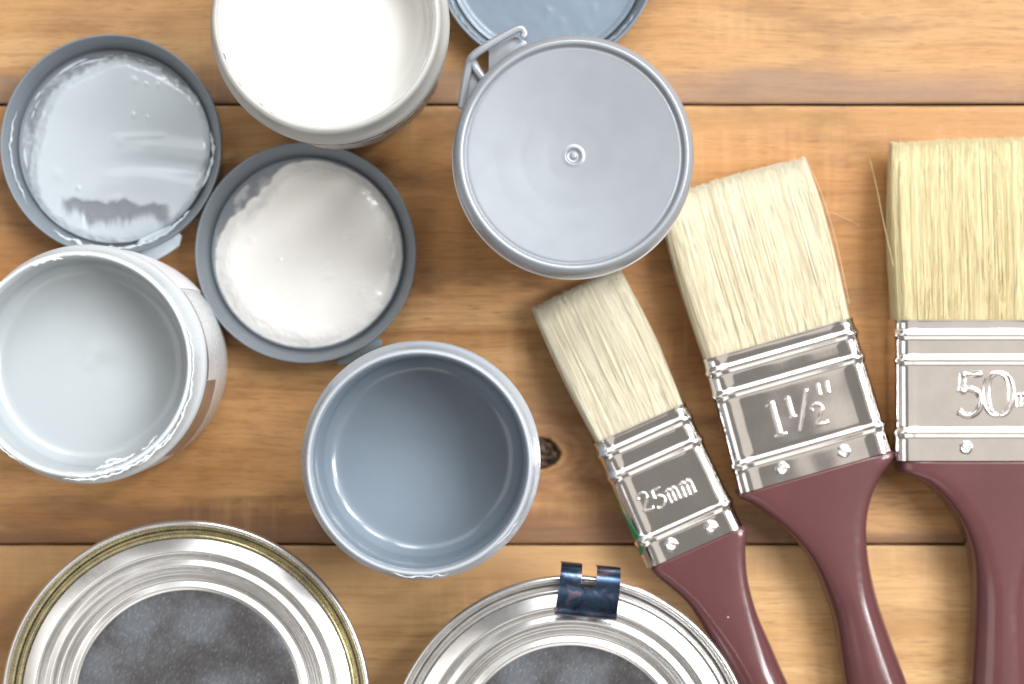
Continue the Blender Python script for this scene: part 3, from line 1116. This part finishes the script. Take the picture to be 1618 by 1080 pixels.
def marking(parent, items, z, tilt=0.0):
    """items: (char, x, y, height, stroke radius); pressed-up strokes standing out of the plate"""
    V, F = [], []
    for ch, ox, oy, h, r in items:
        for pts, w in GLY[ch]:
            path = [(ox + p.x * h, oy + p.y * h, z) for p in catmull([(a, b, 0) for a, b in pts], 5)]
            if w == 'fat':
                rad = lambda t, r=r, ch=ch: r * (1.15 if ch != '0' else 0.95 + 0.45 * abs(sin(2 * pi * t)))
            elif w == 'ball':
                rad = lambda t, r=r: r * (0.8 + 0.25 * sin(pi * t)) + (r * 0.35 if (t < 0.08 or t > 0.94) else 0)
            elif w == 'thin':
                rad = r * 0.8
            else:
                rad = r
            if w == 'fat' and r > 0.8:
                for sd in (-1, 1):         # broad pressed stroke: two raised edges
                    pth = []
                    for i, p in enumerate(path):
                        a, b = Vector(path[max(i - 1, 0)]), Vector(path[min(i + 1, len(path) - 1)])
                        d = (b - a).normalized()
                        t = i / (len(path) - 1)
                        k = 0.72 * (abs(sin(2 * pi * t)) if ch == '0' else 1.0) ** 0.7
                        pth.append((p[0] - d.y * sd * k, p[1] + d.x * sd * k, p[2]))
                    add_tube(V, F, pth, 0.42, 10, 0.8)
                continue
            add_tube(V, F, path, rad, 10, 0.75)
    return mesh_obj('size_marking', V, F, M['ferrule'], parent, sharp=None)


def super_section(wl, wr, th, n, seg):
    out = []
    c = (wl + wr) / 2
    hw = (wr - wl) / 2
    for k in range(seg):
        a = 2 * pi * k / seg
        ca, sa = cos(a), sin(a)
        out.append((c + hw * math.copysign(abs(ca) ** (2 / n), ca), th / 2 * math.copysign(abs(sa) ** (2 / n), sa)))
    return out


def brush(label, ctr_px, ang, w_top, w_bot, L, thick, blen, left_px, right_px, tlen, marks, rivets, bmat, seed, tip_dx=0.0, nstr=2600, chisel=0.55, tip_skew=0.0):
    zc = thick / 2 + 0.6
    ox, oy = at(ctr_px[0], ctr_px[1], zc + thick * 0.35)
    t = thing('paint_brush', label, 'paint brush', (ox, oy, 0), ang, 'flat paint brushes')
    rnd = random.Random(seed)

    def loc(px, py, z):
        wx, wy = at(px, py, z)
        dx, dy = wx - ox, wy - oy
        return (dx * cos(-ang) - dy * sin(-ang), dx * sin(-ang) + dy * cos(-ang))
    # ferrule: rounded-rectangle sleeve with pressed beads
    nst, seg = 120, 96
    V, F = [], []
    beads = [(0.105, 0.0), (0.285, 0.0), (0.80, 0.0)]

    def sect(w, th, off, flat_in):
        """perimeter of a rounded rectangle, front panel slightly sunk inside its long ridges"""
        hw, ht, rc = w / 2 + off, th / 2 + off, 3.0
        pts = []
        per = []
        sx = [-1 + 2 * i / 27 for i in range(28)]
        # top edge left->right, right corner, ... built by quarters
        def corner(cx, cz, a0):
            return [(cx + rc * cos(a0 - pi / 2 * j / 8), cz + rc * sin(a0 - pi / 2 * j / 8)) for j in range(9)]
        xs_ = [(-hw + rc) + (2 * hw - 2 * rc) * i / 30 for i in range(1, 30)]
        def sink(xv):
            e = hw - rc - abs(xv)
            return -flat_in * sstep(0.6, 1.8, e)
        pts += corner(-hw + rc, ht - rc, pi)
        pts += [(xv, ht + sink(xv)) for xv in xs_]
        pts += corner(hw - rc, ht - rc, pi / 2)
        pts += [(hw, (ht - rc) - (2 * ht - 2 * rc) * i / 6) for i in range(1, 6)]
        pts += corner(hw - rc, -ht + rc, 0)
        pts += [(xv, -ht - sink(xv)) for xv in reversed(xs_)]
        pts += corner(-hw + rc, -ht + rc, -pi / 2)
        pts += [(-hw, (-ht + rc) + (2 * ht - 2 * rc) * i / 6) for i in range(1, 6)]
        return pts
    np_ = None
    for i in range(nst + 1):
        s = i / nst                      # 0 at bristles, 1 at handle
        yv = L * (1 - s)
        off = 0.0
        for b, _ in beads:
            d = (s - b) * L
            off += 0.45 * exp(-(d / 0.95) ** 2)
        off += 0.15 * exp(-(s * L / 0.5) ** 2)
        w = w_top + (w_bot - w_top) * s
        w += 0.10 * fbm(s * 6, seed)
        p = sect(w, thick, off, 0.20)
        np_ = len(p)
        for a, b in p:
            V.append((a, yv, zc + b + 0.085 * fbm(a * 0.07, yv * 0.07, seed, 2)))
    for i in range(nst):
        for k in range(np_):
            k2 = (k + 1) % np_
            F.append((i * np_ + k, i * np_ + k2, (i + 1) * np_ + k2, (i + 1) * np_ + k))
    # inner lip at the bristle end and the handle end
    for row, yv in ((0, L), (nst, 0.0)):
        b0 = len(V)
        for k in range(np_):
            q = V[row * np_ + k]
            V.append((q[0] * (1 - 0.9 / w_top), yv - (0.8 if row == 0 else -0.4), zc + (q[2] - zc) * (1 - 0.9 / thick)))
        for k in range(np_):
            k2 = (k + 1) % np_
            F.append((row * np_ + k, row * np_ + k2, b0 + k2, b0 + k))
    fer = mesh_obj('ferrule', V, F, M['ferrule'], t, sharp=50)
    top = zc + thick / 2 - 0.20
    for rx in rivets:
        V, F = [], []
        dome = [(1.75, -0.3), (1.7, 0.25), (1.45, 0.65), (1.15, 0.85), (0.95, 0.75), (0.7, 0.35), (0.45, 0.30), (0.25, 0.65), (0, 0.72)]
        r = lathe('rivet', rounded(dome, 0.15, 2), M['rivet'], fer, seg=28,
                  wob=lambda r_, z_, a_: (0.10 * fbm(cos(a_) * 1.5, sin(a_) * 1.5, rx + seed), 0.12 * fbm(cos(a_), sin(a_), rx)))
        r.location = (rx * MM, L * 0.092 * MM, top * MM)
    marking(fer, marks, top + 0.10)

    # handle: lofted along the measured outline
    lt = sorted([(-loc(a, b, zc)[1], loc(a, b, zc)[0]) for a, b in left_px])
    rt = sorted([(-loc(a, b, zc)[1], loc(a, b, zc)[0]) for a, b in right_px])
    lt = [(-1.5, -w_bot / 2 + 0.8)] + [(max(0.02 + 0.01 * i, p[0]), p[1]) for i, p in enumerate(lt)]
    rt = [(-1.5, w_bot / 2 - 0.8)] + [(max(0.02 + 0.01 * i, p[0]), p[1]) for i, p in enumerate(rt)]

    def smooth_tab(tab):
        c = catmull([(a, b, 0) for a, b in tab], 8)
        return [(p.x, p.y) for p in c]
    lt2, rt2 = smooth_tab(lt), smooth_tab(rt)
    V, F = [], []
    seg = 56
    st = [-1.2, -0.4, 0.0, 0.12, 0.3, 0.6, 1.0, 1.5, 2.2, 3.0] + [3.0 + (tlen - 3.0) * i / 70 for i in range(1, 71)]
    endr = 7.0
    for s in st:
        wl, wr = interp(lt2, s), interp(rt2, s)
        sm = sstep(0, 36, s)
        th = (thick - 0.4) * (1 - 0.06 * sm)
        n = 7.0 - 4.75 * sm
        if s < 0.6:                       # small rounded shoulder under the ferrule
            k = sstep(-0.2, 0.6, s)
            th = th * (0.93 + 0.07 * k)
        e = tlen - s
        if e < endr:
            k = sqrt(max(0.0, 1 - ((endr - e) / endr) ** 2))
            c = (wl + wr) / 2
            wl, wr = c + (wl - c) * max(k, 0.02), c + (wr - c) * max(k, 0.02)
            th *= max(0.45 + 0.55 * k, 0.1) if k > 0.02 else 0.3
        for a, b in super_section(wl, wr, th, n, seg):
            V.append((a, -s, zc + b))
    for i in range(len(st) - 1):
        for k in range(seg):
            k2 = (k + 1) % seg
            F.append((i * seg + k, i * seg + k2, (i + 1) * seg + k2, (i + 1) * seg + k))
    F.append(tuple(range(seg)))
    F.append(tuple((len(st) - 1) * seg + k for k in range(seg)))
    mesh_obj('handle', V, F, M['handle'], t, sharp=45)

    # bristles: a dense pack of separate strands
    V, F, tint = [], [], []
    hw, ht = w_top / 2 - 0.8, thick / 2 - 0.9
    nseg = 7
    clumps = [(rnd.uniform(-1, 1), rnd.uniform(-1.0, 1.0)) for _ in range(46)]

    def strand(u, v, ln, width, tn, wild=0.0, lift=0.0):
        base = len(V)
        ph = rnd.uniform(0, 6.28)
        bow = rnd.gauss(0, 0.25 + wild)
        # pull towards the nearest clump line so that gaps open half way up
        ci = min(clumps, key=lambda c: abs(c[0] - u))
        for i in range(nseg + 1):
            s = i / nseg
            pull = 0.20 * sin(pi * min(1, s * 1.05)) * (1 if wild < 0.5 else 0)
            uu = u + (ci[0] - u) * pull * 0.8
            flare = 1 + 0.035 * sin(pi * s * 0.8)
            xx = uu * hw * flare + tip_dx * s + bow * sin(pi * s * 0.9) + 0.12 * sin(s * 5 + ph)
            vz = v * (1 - (1 - chisel) * s ** 1.6) * (1 + 0.16 * sin(pi * min(1, s * 1.2)))
            droop = -0.07 * s * s * thick
            zz = zc + vz * ht + droop + lift * sin(pi * s * 0.9) + abs(v) * 0.15 * fbm(u * 9, s * 2, seed)
            yy = L - 0.6 + s * (ln + 0.6 + tip_skew * u)
            w = width * (1 - 0.35 * s ** 3)
            for k in range(3):
                a = 2 * pi * k / 3 + pi / 2
                V.append((xx + w * cos(a), yy, max(0.15, zz + w * sin(a))))
                tint.append(max(0, min(1, tn + 0.18 * s * s)))
        for i in range(nseg):
            for k in range(3):
                k2 = (k + 1) % 3
                F.append((base + i * 3 + k, base + i * 3 + k2, base + (i + 1) * 3 + k2, base + (i + 1) * 3 + k))
        F.append((base + nseg * 3, base + nseg * 3 + 1, base + nseg * 3 + 2))
    for i in range(int(nstr * 2.3)):
        u = rnd.uniform(-1, 1)
        top_side = rnd.random()
        if top_side < 0.62:
            v = 1 - abs(rnd.gauss(0, 0.22))
        elif top_side < 0.84:
            v = rnd.uniform(-1, 1)
            u = rnd.choice((-1, 1)) * (1 - abs(rnd.gauss(0, 0.025)))
        else:
            v = rnd.uniform(-1, 1)
        # round the pack's corners
        if abs(u) > 0.9:
            v *= 1 - 0.35 * ((abs(u) - 0.9) / 0.1) ** 2
        prof = blen * (1 - 0.018 * (u * u) - 0.03 * abs(v) ** 2)
        tn = max(0, min(1, 0.58 + (0.25 if thick < 13.5 else 0) + 0.12 * rnd.gauss(0, 1) + 0.25 * fbm(u * 8, 1.0, seed)))
        strand(u, v, prof + rnd.gauss(0, 0.15) + 0.14 * fbm(u * 7, seed), rnd.uniform(0.06, 0.105), tn, 0.0)
    for i in range(26):
        strand(rnd.uniform(-0.97, 0.97), rnd.uniform(0.85, 1.05), blen * rnd.uniform(0.93, 1.0), 0.10, rnd.uniform(0.7, 1), 1.1, 0.25)
    # the packed inside of the bundle
    ncore = len(F)
    rows, cols = 8, 28
    b0 = len(V)
    for i in range(rows + 1):
        s = i / rows
        for k in range(cols):
            a = 2 * pi * k / cols
            ca, sa = cos(a), sin(a)
            u = math.copysign(abs(ca) ** 0.35, ca) * 0.955
            v = math.copysign(abs(sa) ** 0.5, sa) * 0.88
            vz = v * (1 - (1 - chisel) * s ** 1.6) * (1 + 0.16 * sin(pi * min(1, s * 1.2)))
            V.append((u * hw * (1 + 0.03 * sin(pi * s * 0.8)) + tip_dx * s, L - 0.6 + s * (blen * 0.955 + tip_skew * u), max(0.3, zc + vz * ht - 0.07 * s * s * thick)))
            tint.append(0.75)
    for i in range(rows):
        for k in range(cols):
            k2 = (k + 1) % cols
            F.append((b0 + i * cols + k, b0 + i * cols + k2, b0 + (i + 1) * cols + k2, b0 + (i + 1) * cols + k))
    F.append(tuple(b0 + rows * cols + k for k in range(cols)))
    me = bpy.data.meshes.new('bristles')
    me.from_pydata([(a * MM, b * MM, c * MM) for a, b, c in V], [], F)
    at_ = me.attributes.new('tint', 'FLOAT', 'POINT')
    at_.data.foreach_set('value', tint)
    me.polygons.foreach_set('use_smooth', [True] * len(me.polygons))
    me.materials.append(bmat)
    o = bpy.data.objects.new('bristles', me)
    C.objects.link(o)
    o.parent = t
    o['kind'] = 'stuff'
    return t, loc, fer


def stray(parent, loc, pts, mat, r=0.075):
    path = [Vector((*loc(a, b, z), z)) for a, b, z in pts]
    V, F = [], []
    add_tube(V, F, catmull([tuple(p) for p in path], 8), lambda t: r * (1 - 0.5 * t), 5)
    o = mesh_obj('stray_bristle', V, F, mat, parent, sharp=None)
    a = o.data.attributes.new('tint', 'FLOAT', 'POINT')
    a.data.foreach_set('value', [0.55] * len(V))
    return o


# 25 mm brush
b1, loc1, fer1 = brush('narrow paint brush stamped 25mm, the smallest of the brushes, with cream bristles',
      (1098, 864), radians(24.1), 25.0, 26.2, 33.8, 13.0, 37.6,
      [(1032, 904), (1057, 925), (1086, 952), (1113, 994), (1133, 1032), (1156, 1080), (1200, 1170), (1255, 1270), (1315, 1360), (1350, 1410)],
      [(1178, 834), (1176, 868), (1180, 914), (1195, 967), (1217, 1017), (1244, 1078), (1290, 1170), (1345, 1270), (1395, 1350), (1425, 1400)],
      86, [('2', -8.4, 13.0, 4.9, 0.40), ('5', -4.9, 12.6, 4.9, 0.38), ('m', -1.2, 12.5, 5.2, 0.46), ('m', 2.6, 12.4, 5.6, 0.50)],
      (-5.2, 5.6), M['bristle_pale'], 3, tip_dx=-0.6, nstr=2300)
# green reflection, painted on as a patch bending over the left long edge of its ferrule
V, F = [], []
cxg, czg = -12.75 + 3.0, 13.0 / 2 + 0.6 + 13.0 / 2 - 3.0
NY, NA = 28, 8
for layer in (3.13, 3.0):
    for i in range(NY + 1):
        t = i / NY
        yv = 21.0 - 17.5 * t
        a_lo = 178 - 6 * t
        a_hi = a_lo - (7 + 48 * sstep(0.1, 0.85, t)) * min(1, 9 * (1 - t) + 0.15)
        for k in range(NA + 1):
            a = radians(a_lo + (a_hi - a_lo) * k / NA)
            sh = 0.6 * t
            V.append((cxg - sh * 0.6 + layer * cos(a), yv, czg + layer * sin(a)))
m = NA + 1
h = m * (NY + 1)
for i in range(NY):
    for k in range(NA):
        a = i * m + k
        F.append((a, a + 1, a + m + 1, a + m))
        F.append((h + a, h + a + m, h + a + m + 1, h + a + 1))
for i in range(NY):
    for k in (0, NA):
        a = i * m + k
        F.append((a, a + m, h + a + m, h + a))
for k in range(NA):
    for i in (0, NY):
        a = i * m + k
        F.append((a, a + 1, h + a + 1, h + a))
mesh_obj('green_reflection_patch', V, F, M['green'], fer1, sharp=40)

# 1 1/2 inch brush
b2, loc2, fer2 = brush('medium paint brush stamped 1½", second in the row of three, with cream bristles',
      (1289, 745), radians(15.9), 38.6, 39.4, 34.4, 14.5, 42.5,
      [(1164, 782), (1191, 797), (1229, 826), (1260, 857), (1283, 891), (1302, 937), (1317, 986), (1332, 1078), (1354, 1180), (1388, 1290), (1425, 1380), (1450, 1430)],
      [(1412, 717), (1393, 742), (1376, 776), (1367, 815), (1367, 853), (1372, 891), (1386, 948), (1405, 1005), (1433, 1080), (1470, 1180), (1505, 1290), (1530, 1380), (1545, 1430)],
      104, [('1', -8.6, 11.2, 9.0, 0.62), ('1', -3.4, 14.7, 5.4, 0.50), ('/', -1.3, 11.0, 9.4, 0.52), ('2', 2.7, 10.9, 5.4, 0.52), ('"', 5.4, 11.0, 10.2, 0.52)],
      (-8.0, 7.8), M['bristle_pale'], 5, tip_dx=0.4, nstr=3400)
# 50 mm brush
b3, loc3, fer3 = brush('wide paint brush stamped 50mm with straw-yellow bristles, at the right edge',
      (1579, 727), 0.0, 52.0, 51.6, 34.8, 16.0, 45.8,
      [(1416, 734), (1421, 746), (1451, 757), (1481, 780), (1508, 815), (1525, 853), (1533, 899), (1534, 967), (1529, 1080), (1522, 1200), (1519, 1330), (1524, 1440)],
      [(1742, 734), (1737, 746), (1707, 757), (1677, 780), (1650, 815), (1633, 853), (1625, 899), (1624, 967), (1629, 1080), (1636, 1200), (1639, 1330), (1634, 1440)],
      112, [('5', -11.2, 11.2, 10.6, 0.85), ('0', -3.9, 11.2, 10.6, 0.85), ('m', 3.4, 13.2, 5.0, 0.42), ('m', 6.9, 13.2, 5.0, 0.42)],
      (-8.7, 7.6), M['bristle_straw'], 9, nstr=4600, tip_skew=0.5)
stray(b3, loc3, [(1426, 462, 14), (1412, 420, 14), (1396, 350, 12), (1385, 295, 9), (1374, 250, 6)], M['bristle_straw'])
stray(b3, loc3, [(1424, 380, 14), (1413, 340, 15), (1411, 290, 14), (1415, 245, 10)], M['bristle_straw'], 0.06)
stray(b3, loc3, [(1535, 330, 18.4), (1548, 390, 18.8), (1565, 430, 18.8), (1588, 500, 17.8)], M['bristle_straw'], 0.09)
stray(b3, loc3, [(1555, 340, 18.4), (1566, 400, 18.9), (1578, 450, 18.7), (1583, 495, 17.8)], M['bristle_straw'], 0.08)
stray(b3, loc3, [(1580, 330, 18.5), (1566, 400, 19.0), (1556, 450, 18.7), (1550, 500, 17.9)], M['bristle_straw'], 0.08)
stray(b3, loc3, [(1503, 390, 18.6), (1490, 430, 18.9), (1478, 470, 18.5), (1470, 500, 17.8)], M['bristle_straw'], 0.07)
stray(b2, loc2, [(1342, 480, 8), (1322, 385, 8), (1300, 310, 7), (1277, 258, 6)], M['bristle_pale'], 0.06)
# a shed bristle lying on the wood
V, F = [], []
pth = [(*at(a, b, 0.3), 0.3) for a, b in ((1305, 333), (1322, 339), (1340, 347), (1358, 356))]
add_tube(V, F, catmull(pth, 6), 0.045, 5)
so = mesh_obj('shed_bristle', V, F, M['bristle_pale'], None, sharp=None)
a_ = so.data.attributes.new('tint', 'FLOAT', 'POINT')
a_.data.foreach_set('value', [0.7] * len(V))
so['label'] = 'single fine pale bristle lying loose on the wood between two brushes'
so['category'] = 'bristle'
